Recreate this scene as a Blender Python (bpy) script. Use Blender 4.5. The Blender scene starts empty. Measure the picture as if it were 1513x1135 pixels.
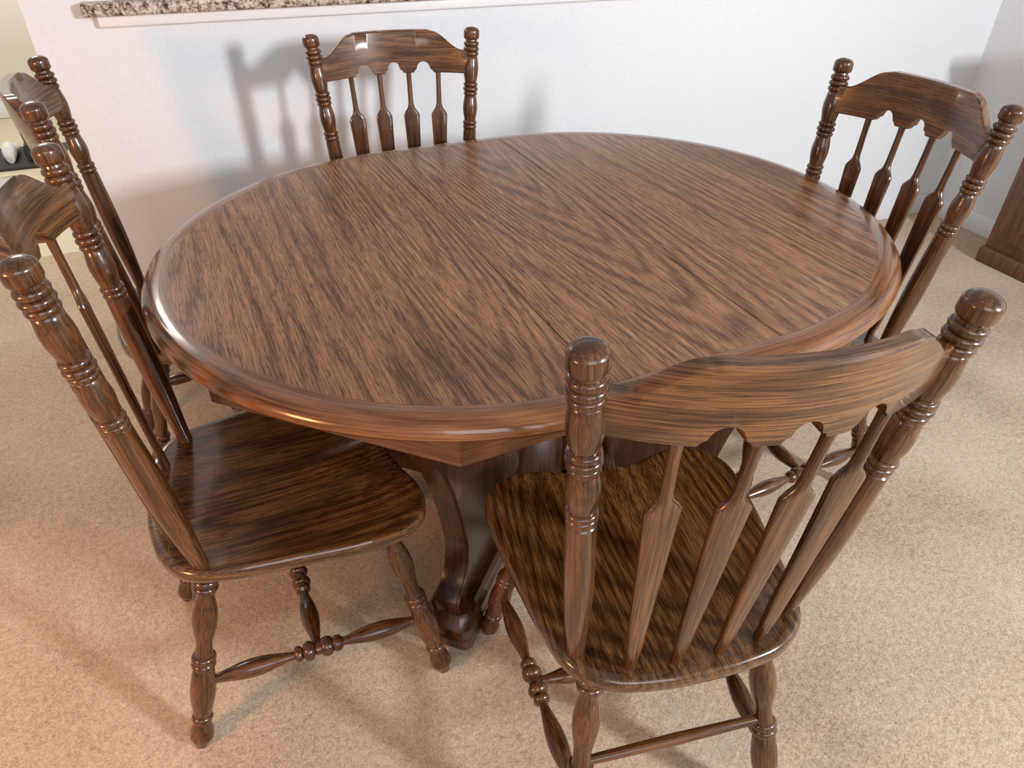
import bpy, bmesh, math
from mathutils import Vector, Matrix
sc=bpy.context.scene
COL=bpy.context.collection
# ------------------------------------------------------------------ helpers
def link(o,parent=None):
    COL.objects.link(o)
    if parent: o.parent=parent
    return o
def empty(name,loc=(0,0,0),rz=0):
    e=bpy.data.objects.new(name,None);e.location=loc;e.rotation_euler=(0,0,rz);e.empty_display_size=.1
    return link(e)
def mk(name,verts,faces,mat,uvs=None,sharp=35,smooth=True):
    m=bpy.data.meshes.new(name);m.from_pydata([tuple(v) for v in verts],[],faces);m.update()
    bm=bmesh.new();bm.from_mesh(m);bmesh.ops.recalc_face_normals(bm,faces=bm.faces);bm.to_mesh(m);bm.free()
    if smooth:
        for p in m.polygons:p.use_smooth=True
        m.set_sharp_from_angle(angle=math.radians(sharp))
    if mat:m.materials.append(mat)
    return m
def obj(name,mesh,parent=None,loc=(0,0,0),mtx=None):
    o=bpy.data.objects.new(name,mesh);link(o,parent)
    if mtx is not None:o.matrix_basis=mtx
    else:o.location=loc
    return o
def loft(rings,closed=True,caps=True):
    n=len(rings[0]);V=[p for r in rings for p in r];F=[]
    for i in range(len(rings)-1):
        for j in range(n if closed else n-1):
            a=i*n+j;b=i*n+(j+1)%n;F.append((a,b,b+n,a+n))
    if caps:
        F.append(tuple(range(n)));k=(len(rings)-1)*n;F.append(tuple(k+j for j in range(n))[::-1])
    return V,F
def lathe(prof,seg=28):
    return loft([[(max(r,.0002)*math.cos(2*math.pi*j/seg),max(r,.0002)*math.sin(2*math.pi*j/seg),z) for j in range(seg)] for z,r in prof])
def build_prof(total,segs,r0):
    T=sum(s[1] for s in segs);k=total/T;z=0;r=r0;P=[(0,r0)]
    for s in segs:
        L=s[1]*k
        if s[0]=='l':
            z+=L;r=s[2];P.append((z,r))
        elif s[0]=='b':
            rv=r
            for t in (.0001,.1,.25,.5,.75,.9,.9999):
                P.append((z+L*t,rv+(s[2]-rv)*math.sqrt(max(0,math.sin(math.pi*t)))))
            z+=L
        elif s[0]=='s':
            ra=r
            for i in range(1,11):
                t=i/10;base=ra+(s[3]-ra)*t;mid=(ra+s[3])/2
                P.append((z+L*t,base+(s[2]-mid)*math.sin(math.pi*t)**1.3))
            z+=L;r=s[3]
        elif s[0]=='c':
            ra=r
            for i in range(1,7):
                t=i/6;P.append((z+L*t,ra+(s[2]-ra)*(.5-.5*math.cos(math.pi*t))))
            z+=L;r=s[2]
        elif s[0]=='d': # dome closing
            ra=r
            for i in range(1,9):
                t=i/8;P.append((z+L*math.sin(t*math.pi/2),ra*math.cos(t*math.pi/2)))
            z+=L;r=0
    return P
def align(a,b):
    a=Vector(a);b=Vector(b);d=b-a
    q=d.to_track_quat('Z','Y')
    return Matrix.Translation(a)@q.to_matrix().to_4x4()
def box(name,lo,hi,mat,parent=None,bev=0.0,seg=2):
    bm=bmesh.new();bmesh.ops.create_cube(bm,size=1)
    c=[(lo[i]+hi[i])/2 for i in range(3)];s=[hi[i]-lo[i] for i in range(3)]
    for v in bm.verts:
        v.co=Vector((v.co.x*s[0],v.co.y*s[1],v.co.z*s[2]))
    if bev:bmesh.ops.bevel(bm,geom=bm.edges[:],offset=bev,segments=seg,affect='EDGES',profile=.5)
    m=bpy.data.meshes.new(name);bm.to_mesh(m);bm.free();m.materials.append(mat)
    if bev:
        for p in m.polygons:p.use_smooth=True
        m.set_sharp_from_angle(angle=math.radians(40))
    return obj(name,m,parent,loc=c)
# ------------------------------------------------------------------ materials
def newmat(name):
    m=bpy.data.materials.new(name);m.use_nodes=True;nt=m.node_tree
    return m,nt,nt.nodes['Principled BSDF']
def N(nt,t,**k):
    n=nt.nodes.new(t)
    for a,b in k.items():setattr(n,a,b)
    return n
def ramp(nt,stops,fac):
    r=N(nt,'ShaderNodeValToRGB');e=r.color_ramp.elements
    while len(e)<len(stops):e.new(.5)
    for i,(p,c) in enumerate(stops):e[i].position=p;e[i].color=(*c,1)
    nt.links.new(fac,r.inputs[0]);return r.outputs[0]
def math_(nt,op,a,b=None,c=None):
    n=N(nt,'ShaderNodeMath',operation=op)
    for i,x in enumerate((a,b,c)):
        if x is None:continue
        if isinstance(x,(int,float)):n.inputs[i].default_value=x
        else:nt.links.new(x,n.inputs[i])
    return n.outputs[0]
def noise(nt,vec,scale,detail=4,rough=.55,dist=0):
    n=N(nt,'ShaderNodeTexNoise');n.inputs['Scale'].default_value=scale;n.inputs['Detail'].default_value=detail
    n.inputs['Roughness'].default_value=rough;n.inputs['Distortion'].default_value=dist
    nt.links.new(vec,n.inputs['Vector']);return n.outputs['Fac']
def mapped(nt,vec,scale,loc=(0,0,0)):
    m=N(nt,'ShaderNodeMapping');m.inputs['Scale'].default_value=scale;m.inputs['Location'].default_value=loc
    nt.links.new(vec,m.inputs[0]);return m.outputs[0]
def wood(name,axis,dark,mid,light,rough=.28,coat=.3,rings=70,lowf=5.0,along=.08,bump=.08,wr=.25,fine=420,uv=False,spread=.17,wobw=3.5,fw=.75,pore=.35,crough=.08,sharpen=.6,pth=.60):
    """oak: contour lines of a stretched noise (cathedral rings) broken up by fine long pores"""
    m,nt,b=newmat(name)
    tc=N(nt,'ShaderNodeTexCoord');vec=tc.outputs['UV' if uv else 'Object']
    oi=N(nt,'ShaderNodeObjectInfo')
    off=N(nt,'ShaderNodeVectorMath',operation='ADD');cb=N(nt,'ShaderNodeCombineXYZ')
    rr=math_(nt,'MULTIPLY',oi.outputs['Random'],7.3)
    for i in range(3):nt.links.new(rr,cb.inputs[i])
    nt.links.new(vec,off.inputs[0]);nt.links.new(cb.outputs[0],off.inputs[1]);vec=off.outputs[0]
    def st(k,loc=(0,0,0)):
        s=[1,1,1];s[axis]=k;return mapped(nt,vec,s,loc)
    low=noise(nt,st(along),lowf,1.5,.5)
    wob=noise(nt,st(.12,(2,3,4)),38,3,.6)
    ph=math_(nt,'ADD',math_(nt,'MULTIPLY',low,rings*6.283),math_(nt,'MULTIPLY',wob,wobw))
    rg=math_(nt,'MULTIPLY_ADD',math_(nt,'SINE',ph),.5,.5)
    rg=math_(nt,'POWER',rg,sharpen)
    fn=noise(nt,st(.022),fine,3,.7)
    fn2=noise(nt,st(.035,(5,1,2)),fine*.42,3,.6)
    md=noise(nt,st(.15,(3,5,1)),9,3,.6)
    f=math_(nt,'ADD',math_(nt,'MULTIPLY',rg,wr*.45),math_(nt,'MULTIPLY',fn,fw))
    f=math_(nt,'ADD',f,math_(nt,'MULTIPLY',fn2,.35));f=math_(nt,'ADD',f,math_(nt,'MULTIPLY',md,.12))
    tot=(wr*.45*.6+fw*.5+.175+.06)
    f=math_(nt,'MULTIPLY_ADD',f,1,.5-tot)
    # short dark pores
    pn=noise(nt,st(.05,(9,2,7)),fine*1.25,2,.5)
    pr=math_(nt,'MULTIPLY',math_(nt,'GREATER_THAN',pn,pth),-pore*spread)
    f2=math_(nt,'ADD',f,pr)
    col=ramp(nt,[(.5-spread,dark),(.5,mid),(.5+spread,light)],f2)
    nt.links.new(col,b.inputs['Base Color'])
    b.inputs['Roughness'].default_value=rough
    b.inputs['Coat Weight'].default_value=coat;b.inputs['Coat Roughness'].default_value=crough
    if bump:
        bp=N(nt,'ShaderNodeBump');bp.inputs['Strength'].default_value=bump;bp.inputs['Distance'].default_value=.001
        nt.links.new(f,bp.inputs['Height']);nt.links.new(bp.outputs[0],b.inputs['Normal'])
    return m
D=((.024,.0070,.0021),(.083,.0285,.0083),(.18,.068,.0205))
W_Z=wood('dark_oak_turned',2,*D,rough=.26,coat=.5,rings=12,fine=380,spread=.17,bump=.04,crough=.11)
W_Y=wood('dark_oak_seat',1,(.026,.0090,.0021),(.092,.0355,.0090),(.21,.088,.024),rough=.24,coat=.7,lowf=4,rings=30,fine=480,bump=.03,spread=.16,pore=.9,crough=.1,wr=.3)
W_X=wood('dark_oak_crest',0,(.035,.0120,.0037),(.125,.048,.0140),(.26,.110,.033),rough=.26,coat=.5,lowf=6,rings=26,fine=480,bump=.03,uv=True,spread=.16,pore=.9,crough=.11,wr=.3)
W_TOP=wood('laminate_oak_top',1,(.070,.023,.0085),(.270,.110,.043),(.47,.225,.098),rough=.33,coat=.16,crough=.18,rings=56,lowf=3.4,along=.055,bump=.015,wr=.30,spread=.145,fine=640,wobw=2.5,pore=1.0,pth=.585,sharpen=.5)
W_RIM=wood('oak_table_edge',0,(.08,.026,.0065),(.205,.073,.020),(.32,.13,.042),rough=.22,coat=.6,uv=True,along=.1,rings=14,spread=.18,crough=.1)
W_APR=wood('shaded_oak_apron',0,(.035,.011,.003),(.09,.032,.010),(.16,.062,.020),rough=.28,coat=.4,uv=True,along=.1,rings=14)  # rim oak darkened: shade below the table edge put into the colour
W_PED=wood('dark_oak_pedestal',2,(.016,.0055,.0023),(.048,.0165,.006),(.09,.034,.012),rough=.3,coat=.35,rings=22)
W_CAB=wood('cabinet_oak',2,(.06,.022,.009),(.15,.058,.024),(.24,.105,.045),rough=.4,coat=.1,rings=22)
def plain(name,c,rough=.5,bump=0,bs=200):
    m,nt,b=newmat(name);tc=N(nt,'ShaderNodeTexCoord')
    n=noise(nt,tc.outputs['Object'],bs,4)
    c2=tuple(x*.94 for x in c)
    nt.links.new(ramp(nt,[(.3,c2),(.7,c)],n),b.inputs['Base Color']);b.inputs['Roughness'].default_value=rough
    if bump:
        bp=N(nt,'ShaderNodeBump');bp.inputs['Strength'].default_value=bump;bp.inputs['Distance'].default_value=.002
        nt.links.new(n,bp.inputs['Height']);nt.links.new(bp.outputs[0],b.inputs['Normal'])
    return m
WALL=plain('painted_wall',(.79,.79,.80),.75,.05,90)
WALLC=plain('kitchen_wall_paint',(.78,.74,.64),.8)
TRIM=plain('white_trim_paint',(.84,.84,.84),.4)
VINYL=plain('kitchen_vinyl',(.70,.61,.42),.35,0,12)
RUB=plain('black_rubber',(.02,.02,.022),.5)
GROOVE=plain('dark_seam',(.015,.007,.004),.7)
WHT=plain('white_plastic',(.8,.8,.8),.35)
BRASS=plain('aged_brass',(.35,.22,.08),.35);BRASS.node_tree.nodes['Principled BSDF'].inputs['Metallic'].default_value=1
def carpet():
    m,nt,b=newmat('beige_carpet');tc=N(nt,'ShaderNodeTexCoord');v=tc.outputs['Object']
    f=noise(nt,v,230,5,.8);g=noise(nt,v,2.2,3,.5);h=noise(nt,v,60,3,.6)
    t=math_(nt,'ADD',math_(nt,'MULTIPLY',f,.8),math_(nt,'ADD',math_(nt,'MULTIPLY',g,.28),math_(nt,'MULTIPLY',h,.18)))
    nt.links.new(ramp(nt,[(.47,(.31,.20,.122)),(.63,(.60,.440,.300)),(.79,(.80,.64,.47))],t),b.inputs['Base Color'])
    b.inputs['Roughness'].default_value=.95;b.inputs['Sheen Weight'].default_value=.15
    b.inputs['Specular IOR Level'].default_value=.1
    bp=N(nt,'ShaderNodeBump');bp.inputs['Strength'].default_value=.6;bp.inputs['Distance'].default_value=.006
    nt.links.new(math_(nt,'ADD',f,h),bp.inputs['Height']);nt.links.new(bp.outputs[0],b.inputs['Normal']);return m
CARPET=carpet()
def granite():
    m,nt,b=newmat('granite');tc=N(nt,'ShaderNodeTexCoord');v=tc.outputs['Object']
    f=noise(nt,v,70,4,.7);g=noise(nt,mapped(nt,v,(1,1,1),(4,4,4)),150,2,.6)
    t=math_(nt,'ADD',math_(nt,'MULTIPLY',f,.65),math_(nt,'MULTIPLY',g,.35))
    nt.links.new(ramp(nt,[(.4,(.03,.025,.025)),(.47,(.25,.17,.12)),(.53,(.5,.43,.36)),(.62,(.68,.62,.55))],t),b.inputs['Base Color'])
    b.inputs['Roughness'].default_value=.15;return m
GRAN=granite()
# ------------------------------------------------------------------ room
WY=2.293;WL=-.371;WR=3.19
box('floor',(-4,-3,-.1),(WR,WY+.06,0),CARPET)
box('floor_hall',(-4,WY+.06,-.1),(WL,3.3,0),CARPET)
box('floor_kitchen',(-4,3.3,-.1),(WL,5.7,-.004),VINYL)
box('floor_kitchen_side',(WL,WY+.06,-.1),(WR,5.7,-.004),VINYL)
wb=empty('wall_back')
box('column_left',(WL,WY,0),(-.16,WY+.13,2.5),WALL,wb)
box('lower_panel',(-.16,WY,0),(2.5,WY+.13,1.02),WALL,wb)
box('column_right',(2.5,WY,0),(WR,WY+.13,2.5),WALL,wb)
box('header',(-.16,WY,2.05),(2.5,WY+.13,2.5),WALL,wb)
box('wall_right',(WR,-3,0),(WR+.12,5.7,2.5),WALL)
box('wall_kitchen',(-4,5.7,0),(WR+.12,5.82,2.5),WALLC)
box('baseboard_kitchen',(-4,5.685,0),(WR,5.70,.10),TRIM,None,.004)
box('baseboard_right',(WR-.014,-3,0),(WR,WY-.014,.09),TRIM,None,.004)
box('baseboard_back',(1.9,WY-.014,0),(WR,WY,.09),TRIM,None,.004)
ct=empty('breakfast_bar_counter')
box('granite_slab',(-.235,WY-.045,1.037),(2.5,WY+.40,1.068),GRAN,ct,.006,3)
box('ledge_moulding',(-.208,WY-.022,1.008),(2.5,WY+.002,1.037),TRIM,ct,.006,3)
# ------------------------------------------------------------------ chair meshes
def catmull(P,n=8):
    out=[];L=len(P)
    for i in range(L):
        a,b,c,d=[Vector(P[(i+k)%L]) for k in (-1,0,1,2)]
        for j in range(n):
            t=j/n;out.append(.5*((2*b)+(c-a)*t+(2*a-5*b+4*c-d)*t*t+(3*b-a-3*c+d)*t**3))
    return out
half=[(0,.176),(.075,.188),(.14,.204),(.198,.192),(.232,.145),(.233,.07),(.218,-.04),(.203,-.13),(.180,-.195),(.128,-.232),(.06,-.245)]
ctrl=half+[(0,-.247)]+[(-x,y) for x,y in half[1:][::-1]]
OUT=catmull(ctrl,6)
ZS=.455
def seat_mesh():
    c=Vector((0,-.02))
    def ring(f,z,inset=0):
        R=[]
        for p in OUT:
            q=c+(p-c)*f
            if inset:q=q-(p-c).normalized()*inset
            R.append((q.x,q.y,z))
        return R
    def top(f):
        R=[]
        for p in OUT:
            q=c+(p-c)*f
            dish=-.014*(1-f**2.4)
            ridge=.008*math.exp(-(q.x/.03)**2)*max(0,min(1,(q.y-.0)/.15))*(1 if f<.97 else .5)
            R.append((q.x,q.y,ZS+dish+ridge))
        return R
    rings=[ring(.02,ZS-.036)]+[ring(.5,ZS-.036),ring(.93,ZS-.036),ring(1,ZS-.030,.006),ring(1,ZS-.022),ring(1,ZS-.010),ring(1,ZS-.003,.003)]
    rings+=[top(f) for f in (.965,.93,.87,.8,.7,.6,.5,.4,.3,.2,.1,.02)]
    V,F=loft(rings);return mk('seat',V,F,W_Y,sharp=50)
PB,PT,LEAN,ZT=.165,.209,.059,1.015
def post_y(z):return -.17-LEAN*(z-.46)/.555
Lp=math.dist((PB,-.17,.43),(PT,-.17-LEAN,ZT))
postP=build_prof(Lp,[('l',.05,.0130),('s',.50,.0195,.0180),('l',.004,.0155),('b',.020,.0190),('b',.018,.0195),('l',.004,.016),
 ('s',.10,.0200,.0165),('l',.004,.0150),('b',.018,.0190),('b',.020,.0205),('b',.018,.0195),('l',.004,.0165),('s',.100,.0205,.0175),
 ('l',.004,.0155),('b',.020,.0200),('b',.020,.0210),('b',.020,.0205),('l',.006,.0150),('l',.004,.0190),('l',.006,.0208),('l',.022,.0208),('d',.020,0)],.0130)
M_POST=mk('post',*lathe(postP),W_Z)
legP=build_prof(1,[('l',.02,.014),('s',.05,.021,.0205),('c',.05,.0155),('l',.01,.0145),('b',.03,.019),('l',.01,.0165),('s',.22,.0225,.0185),('l',.008,.016),('b',.03,.021),('b',.03,.021),('l',.01,.0145),
 ('c',.05,.014),('s',.22,.0215,.0135),('l',.01,.0145),('b',.03,.021),('b',.03,.022),('b',.03,.0225),('b',.03,.022),('l',.02,.0145)],.012)
def strP():return build_prof(1,[('s',.05,.009,.0085),('s',.30,.0175,.008),('l',.01,.0085),('b',.035,.0155),('b',.05,.019),('l',.005,.012),('l',.02,.012),('b',.05,.019),('b',.035,.0155),('l',.01,.008),('s',.30,.0175,.0085),('s',.05,.009,.0085)],.0085)
def spindle_mesh(L):
    rings=[];seg=16
    P=[(0,.0080,.0080),(.075,.0082,.0080),(.10,.0100,.0066),(.13,.0115,.0062),(.4,.0160,.0060),(.6,.0195,.0060),(.735,.0220,.0060),(.748,.0220,.0060),(.765,.0170,.0062),(.785,.0100,.0068),(.81,.0072,.0070),(.92,.0066,.0066),(1,.0075,.0075)]
    for t,w,h in P:
        R=[]
        for j in range(seg):
            a=2*math.pi*(j+.5)/seg;ca,sa=math.cos(a),math.sin(a)
            e=.38 if .09<t<.77 else 1
            R.append((w*math.copysign(abs(ca)**e,ca),h*math.copysign(abs(sa)**(e if e==1 else .75),sa),t*L))
        rings.append(R)
    return mk('spindle',*loft(rings),W_Z,sharp=32)
CW=.190
def bow(x):return -.054*(1-(x/CW)**2)
SPX=[-.118,-.04,.04,.118]
def crest_mesh():
    n=152;xs=[-CW+2*CW*i/n for i in range(n+1)]
    def ztop(x):
        u=abs(x)/CW
        if u<.50:return 1.006
        if u<.56:return 1.006-.003*((u-.5)/.06)**2
        t=min(1,(u-.56)/.40);return 1.003-.043*(.5-.5*math.cos(math.pi*t))
    def zbot(x):
        z=.904
        for c in (-.079,0,.079):
            d=abs(x-c)
            if d<.0175:z=max(z,.912+math.sqrt(.0175**2-d*d)*1.1)
            elif d<.0245:z=max(z,.904+.008*math.sqrt(max(0,1-((d-.0175)/.007)**2)))
        return z
    V=[];F=[];th=.012
    for x in xs:
        zt,zb=ztop(x),zbot(x);y0=bow(x)
        for z,yy in ((zb+.002,th-.001),(zb,th-.003),(zb,-th+.003),(zb+.002,-th+.001),((zb+zt)/2,-th),(zt-.003,-th+.001),(zt,-th+.004),(zt,th-.004),(zt-.003,th-.001),((zb+zt)/2,th)):
            V.append((x,post_y(z)+y0+yy,z))
    k=10
    for i in range(n):
        for j in range(k):
            a=i*k+j;b=i*k+(j+1)%k;F.append((a,b,b+k,a+k))
    F.append(tuple(range(k)));F.append(tuple(n*k+j for j in range(k)))
    m=mk('crest_rail',V,F,W_X,sharp=40)
    uv=m.uv_layers.new(name='UVMap')
    for l in m.loops:
        c=m.vertices[l.vertex_index].co
        uv.data[l.index].uv=(c.x,c.z+.6*(c.y-post_y(c.z)-bow(c.x)))
    return m
M_SEAT=seat_mesh();M_CREST=crest_mesh()
RT,RF=(.135,-.165,.43),(.182,-.277,0)
FT,FF=(.15,.125,.43),(.222,.197,0)
def lerp(a,b,t):return tuple(a[i]+(b[i]-a[i])*t for i in range(3))
def mir(p,s):return (p[0]*s,p[1],p[2])
def scaled(P,L):return [(z*L,r) for z,r in P]
M_LEGR=mk('leg',*lathe(scaled(legP,math.dist(RT,RF))),W_Z)
M_LEGF=mk('leg',*lathe(scaled(legP,math.dist(FT,FF))),W_Z)
zr=.36;zf=.36
A=lerp(RF,RT,zr);B=lerp(FF,FT,zf)
M_STR=mk('stretcher',*lathe(scaled(strP(),math.dist(A,B))),W_Z)
C0=lerp(A,B,.5);M_X=mk('cross_stretcher',*lathe(scaled(strP(),2*C0[0])),W_Z)
RR=lerp(RF,RT,.52);M_RR=mk('rear_rung',*lathe([(0,.007),(.1*2*RR[0],.008),(RR[0],.0095),(1.9*RR[0],.008),(2*RR[0],.007)]),W_Z)
SP=[]
for x in SPX:
    bx=x*.84;b0=(bx,-.217+.75*bx*bx,.445);zt=.915;t0=(x,post_y(zt)+bow(x),zt)
    SP.append((b0,t0,spindle_mesh(math.dist(b0,t0))))
def chair(x,y,rz):
    e=empty('dining_chair',(x,y,0),rz)
    obj('seat',M_SEAT,e);obj('crest_rail',M_CREST,e)
    for s,n in ((-1,'left'),(1,'right')):
        obj('post_'+n,M_POST,e,mtx=align((s*PB,-.17,.43),(s*PT,-.17-LEAN,ZT)))
        obj('rear_leg_'+n,M_LEGR,e,mtx=align(mir(RF,s),mir(RT,s)))
        obj('front_leg_'+n,M_LEGF,e,mtx=align(mir(FF,s),mir(FT,s)))
        obj('side_stretcher_'+n,M_STR,e,mtx=align(mir(A,s),mir(B,s)))
    obj('cross_stretcher',M_X,e,mtx=align((-C0[0],C0[1],C0[2]),C0))
    obj('rear_rung',M_RR,e,mtx=align(mir(RR,-1),RR))
    for i,(b0,t0,m) in enumerate(SP):
        d=Vector(t0)-Vector(b0);q=Vector((0,0,1)).rotation_difference(d.normalized())
        obj('spindle_%d'%(i+1),m,e,mtx=Matrix.Translation(b0)@q.to_matrix().to_4x4())
    return e
chair(.508,.647,-.159)
chair(0,1.043,-1.541)
chair(.467,1.730,3.052)
chair(1.126,1.081,1.58)
chair(-.070,1.735,-1.49)
# ------------------------------------------------------------------ table
TX,TY,TA,R,S=.577,1.246,.041,.593,.160
tb=empty('dining_table',(TX,TY,0),TA)
def track(r,n=48):
    P=[]
    for i in range(n+1):
        a=-math.pi/2+math.pi*i/n;P.append((S+r*math.cos(a),r*math.sin(a)))
    for i in range(n+1):
        a=math.pi/2+math.pi*i/n;P.append((-S+r*math.cos(a),r*math.sin(a)))
    return P
prof=[(.30,.724),(.060,.724),(.022,.724),(.012,.726),(.005,.730),(.001,.736),(0,.741),(.002,.747),(.007,.753),(.014,.757),(.024,.7596),(.034,.7606),(.0452,.7607),(.0455,.757),(.30,.757)]
rings=[]
for ins,z in prof:
    rings.append([(x,y,z) for x,y in track(R-ins)])
V,F=loft(rings,caps=True)
m=mk('rim',V,F,W_RIM,sharp=45)
def uv_loft(m,base,n,pl):
    uv=m.uv_layers.new(name='UVMap');per=[0]
    for i in range(1,n):per.append(per[-1]+math.dist(base[i],base[i-1]))
    tot=per[-1]+math.dist(base[0],base[-1])
    for p in m.polygons:
        vs=[m.loops[l].vertex_index for l in p.loop_indices]
        wrap=any(v%n==0 for v in vs) and any(v%n==n-1 for v in vs) and len(vs)==4
        for l,v in zip(p.loop_indices,vs):
            u=per[v%n]
            if wrap and v%n==0:u=tot
            uv.data[l].uv=(u,pl[min(v//n,len(pl)-1)])
pl=[0]
for i in range(1,len(prof)):pl.append(pl[-1]+math.dist(prof[i],prof[i-1]))
uv_loft(m,rings[6],len(rings[0]),pl)
obj('rim',m,tb)
ri=R-.0460;g=.0010;zt=.7607
def slab(name,pts,mat=W_TOP,z0=.7574,z1=None):
    z1=z1 or zt
    k=len(pts);V=[(x,y,z0) for x,y in pts]+[(x,y,z1) for x,y in pts]
    F=[tuple(range(k,2*k)),tuple(range(k))[::-1]]+[(i,(i+1)%k,(i+1)%k+k,i+k) for i in range(k)]
    obj(name,mk(name,V,F,mat,smooth=False),tb)
arc=[(S+g+ (ri)*math.cos(-math.pi/2+math.pi*i/64),ri*math.sin(-math.pi/2+math.pi*i/64)) for i in range(65)]
slab('top_half_right',arc)
slab('top_half_left',[(-x,-y) for x,y in arc])
slab('top_leaf',[(-S+g,-ri),(S-g,-ri),(S-g,ri),(-S+g,ri)])
for i,s in enumerate((-1,1)):
    slab('seam_%d'%(i+1),[(s*S-.004,-ri),(s*S+.004,-ri),(s*S+.004,ri),(s*S-.004,ri)],GROOVE,.7560,.7580)
ap=[]
for a in (-67.5,-22.5,22.5,67.5):
    ap.append((S+.562*math.cos(math.radians(a)),.562*math.sin(math.radians(a))))
for a in (112.5,157.5,202.5,247.5):
    ap.append((-S+.562*math.cos(math.radians(a)),.562*math.sin(math.radians(a))))
def ringat(z,ins):
    return [(x*(1-ins/.5),y*(1-ins/.5),z) for x,y in ap]
apz=[(.658,.02),(.658,.003),(.661,0),(.724,0),(.724,.02),(.658,.02)]
rr=[ringat(z,i) for z,i in apz]
V,F=loft(rr,caps=False)
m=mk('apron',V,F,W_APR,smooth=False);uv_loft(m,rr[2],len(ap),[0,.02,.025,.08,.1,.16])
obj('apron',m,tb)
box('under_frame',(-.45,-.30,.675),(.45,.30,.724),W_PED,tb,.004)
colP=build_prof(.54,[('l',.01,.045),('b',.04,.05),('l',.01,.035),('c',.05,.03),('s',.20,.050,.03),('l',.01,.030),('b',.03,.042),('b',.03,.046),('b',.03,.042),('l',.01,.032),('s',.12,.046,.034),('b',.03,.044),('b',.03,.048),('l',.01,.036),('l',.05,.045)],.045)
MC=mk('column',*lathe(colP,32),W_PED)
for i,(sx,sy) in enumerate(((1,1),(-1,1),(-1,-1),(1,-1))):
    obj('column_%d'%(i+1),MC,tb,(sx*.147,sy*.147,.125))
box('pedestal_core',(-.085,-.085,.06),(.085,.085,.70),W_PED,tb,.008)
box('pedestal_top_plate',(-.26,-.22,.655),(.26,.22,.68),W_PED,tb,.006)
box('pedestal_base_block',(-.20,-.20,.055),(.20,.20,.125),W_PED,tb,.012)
def fin():
    outer=[(.30,.690),(.565,.690),(.585,.665),(.580,.625),(.560,.575),(.530,.52),(.503,.45),(.480,.38),(.463,.31),(.455,.26),(.460,.215),(.478,.185),(.505,.165),(.515,.15),(.515,.11)]
    sm=[];P=[Vector(p) for p in outer]
    for i in range(len(P)-1):
        a=P[max(0,i-1)];b=P[i];c=P[i+1];d=P[min(len(P)-1,i+2)]
        for j in range(5):
            t=j/5;sm.append(.5*((2*b)+(c-a)*t+(2*a-5*b+4*c-d)*t*t+(3*b-a-3*c+d)*t**3))
    sm.append(P[-1])
    poly=[(p.x,p.y) for p in sm]+[(.08,.10),(.08,.690)]
    hw=.026
    bm=bmesh.new();vs=[bm.verts.new((x,-hw,z)) for x,z in poly];f=bm.faces.new(vs)
    r=bmesh.ops.extrude_face_region(bm,geom=[f]);
    bmesh.ops.translate(bm,verts=[v for v in r['geom'] if isinstance(v,bmesh.types.BMVert)],vec=(0,2*hw,0))
    bmesh.ops.recalc_face_normals(bm,faces=bm.faces)
    ed=[e for e in bm.edges if abs(e.verts[0].co.y-e.verts[1].co.y)<1e-6]
    bmesh.ops.bevel(bm,geom=ed,offset=.005,segments=2,affect='EDGES')
    m=bpy.data.meshes.new('scroll_leg');bm.to_mesh(m);bm.free();m.materials.append(W_PED)
    for p in m.polygons:p.use_smooth=True
    m.set_sharp_from_angle(angle=math.radians(35));return m
MF=fin()
def foot():
    lay=[(0,.044,.505),(.018,.050,.520),(.05,.050,.525),(.056,.043,.513),(.066,.043,.513),(.072,.054,.532),(.10,.054,.535),(.108,.045,.525),(.125,.040,.515)]
    rings=[]
    for z,w,r in lay:
        c=.012
        rings.append([(.1,-w,z),(r-c,-w,z),(r,-w+c,z),(r,w-c,z),(r-c,w,z),(.1,w,z)])
    return mk('foot',*loft(rings),W_PED,sharp=30)
MFt=foot()
for i in range(4):
    a=math.radians(45+90*i);mt=Matrix.Rotation(a,4,'Z')
    obj('scroll_leg_%d'%(i+1),MF,tb,mtx=mt);obj('foot_%d'%(i+1),MFt,tb,mtx=mt)
# ------------------------------------------------------------------ sideboard right
cb=empty('sideboard_cabinet',(0,0,0))
X0,X1,Y0,Y1=2.945,3.17,.55,1.79
box('plinth',(X0-.012,Y0-.01,0),(X1,Y1+.012,.07),W_CAB,cb,.008)
box('carcass',(X0,Y0,.07),(X1,Y1,.80),W_CAB,cb,.003)
box('cabinet_top',(X0-.03,Y0-.03,.80),(X1,Y1+.03,.83),W_CAB,cb,.008)
w=(Y1-Y0-.06)/3
for i in range(3):
    y0=Y0+.03+w*i+.01;y1=y0+w-.02
    box('door_frame_%d'%(i+1),(X0-.016,y0,.12),(X0+.002,y1,.76),W_CAB,cb,.005)
    box('door_panel_%d'%(i+1),(X0-.022,y0+.06,.18),(X0-.010,y1-.06,.70),W_CAB,cb,.005)
    box('door_pull_%d'%(i+1),(X0-.035,y0+.02,.45),(X0-.014,y0+.032,.53),BRASS,cb,.004)
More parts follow.
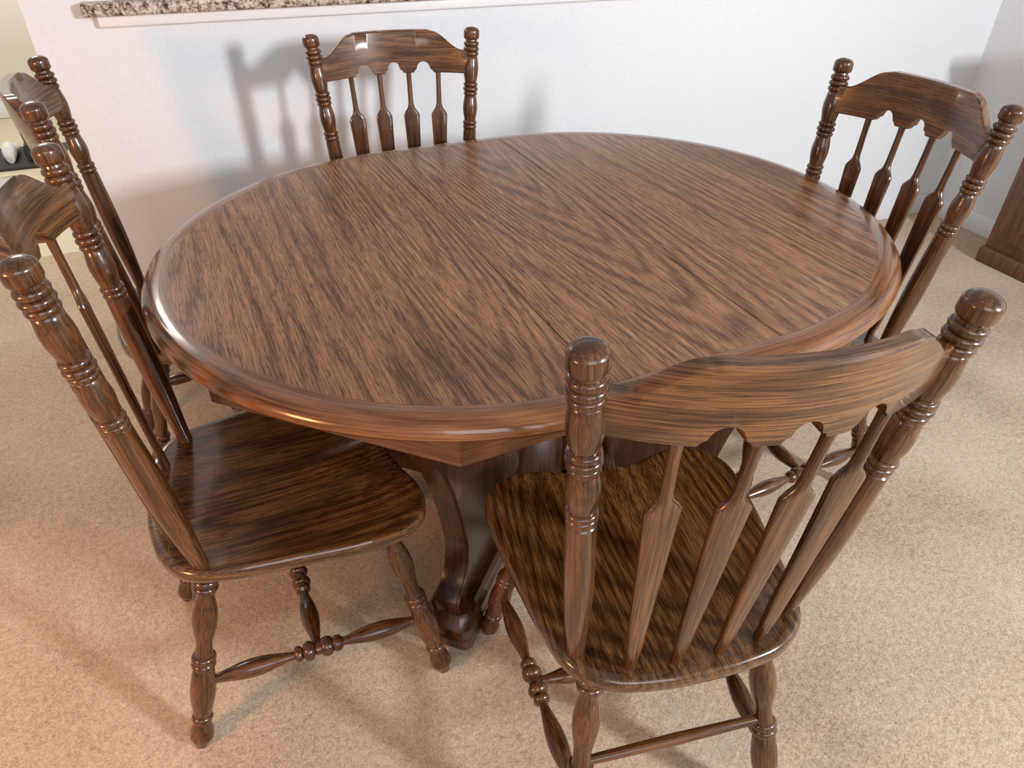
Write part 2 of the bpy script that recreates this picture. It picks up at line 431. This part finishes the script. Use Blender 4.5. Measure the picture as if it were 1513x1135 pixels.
# ------------------------------------------------------------------ kitchen floor things
km=empty('shoes_on_mat',(-1.15,4.75,0))
box('mat',(-.35,-.2,-.002),(.35,.2,.012),RUB,km,.004)
def shoe(x,rz,mat):
    rings=[]
    for t,w,h in ((0,.02,.05),(.02,.032,.09),(.08,.036,.10),(.13,.038,.075),(.2,.044,.055),(.25,.04,.045),(.275,.02,.03)):
        rings.append([(w*math.cos(2*math.pi*j/16),t,.012+h/2+h/2*math.sin(2*math.pi*j/16)) for j in range(16)])
    o=obj('shoe',mk('shoe',*loft(rings),mat),km,(x,-.12,0));o.rotation_euler=(0,0,rz)
shoe(-.2,.2,WHT);shoe(-.08,-.1,WHT);shoe(.1,.1,WHT);shoe(.2,0,RUB)
# ------------------------------------------------------------------ lights
def area(name,loc,tgt,size,power,col):
    l=bpy.data.lights.new(name,'AREA');l.shape='RECTANGLE';l.size=size[0];l.size_y=size[1];l.energy=power;l.color=col
    o=bpy.data.objects.new(name,l);link(o);o.location=loc
    o.rotation_euler=(Vector(tgt)-Vector(loc)).to_track_quat('-Z','Y').to_euler();return o
area('window_light',(2.25,-1.7,1.80),(.4,2.2,.7),(.26,.45),126,(.88,.94,1.0))
area('fill_light_rear',(-.2,-2.4,2.3),(.7,1.2,.5),(2.2,1.6),40,(.92,.95,1.0))  # added soft fill from behind the camera to brighten the back wall
area('lamp_warm',(-1.35,.35,1.05),(-.35,1.3,.0),(.3,.3),17,(1.0,.42,.14))
area('kitchen_light',(-.9,4.1,2.4),(-.9,4.101,0),(.9,.9),42,(1.0,.95,.85))
w=bpy.data.worlds.new('world');sc.world=w;w.use_nodes=True
w.node_tree.nodes['Background'].inputs[0].default_value=(.96,.97,1,1);w.node_tree.nodes['Background'].inputs[1].default_value=.41
# ------------------------------------------------------------------ camera (solved)
f,th,ro,H=1042.71,.630,.011,1.350;ps=.401
t=Vector((math.cos(ps),math.sin(ps),0));nn=Vector((-math.sin(ps),math.cos(ps),0))
def W(v):v=Vector(v);return Vector((v.dot(t),v.dot(nn),v.z))
R0=Vector((1,0,0));U0=Vector((0,math.sin(th),math.cos(th)));Fw=Vector((0,math.cos(th),-math.sin(th)))
Rr=W(R0*math.cos(ro)+U0*math.sin(ro));Uu=W(-R0*math.sin(ro)+U0*math.cos(ro));Fw=W(Fw)
cd=bpy.data.cameras.new('camera');cd.sensor_fit='HORIZONTAL';cd.sensor_width=36;cd.lens=f*36/1513;cd.clip_start=.02
co=bpy.data.objects.new('camera',cd);link(co)
M=Matrix((Rr,Uu,-Fw)).transposed().to_4x4();M.translation=(0,0,H);co.matrix_world=M
sc.camera=co
sc.view_settings.view_transform='Standard'
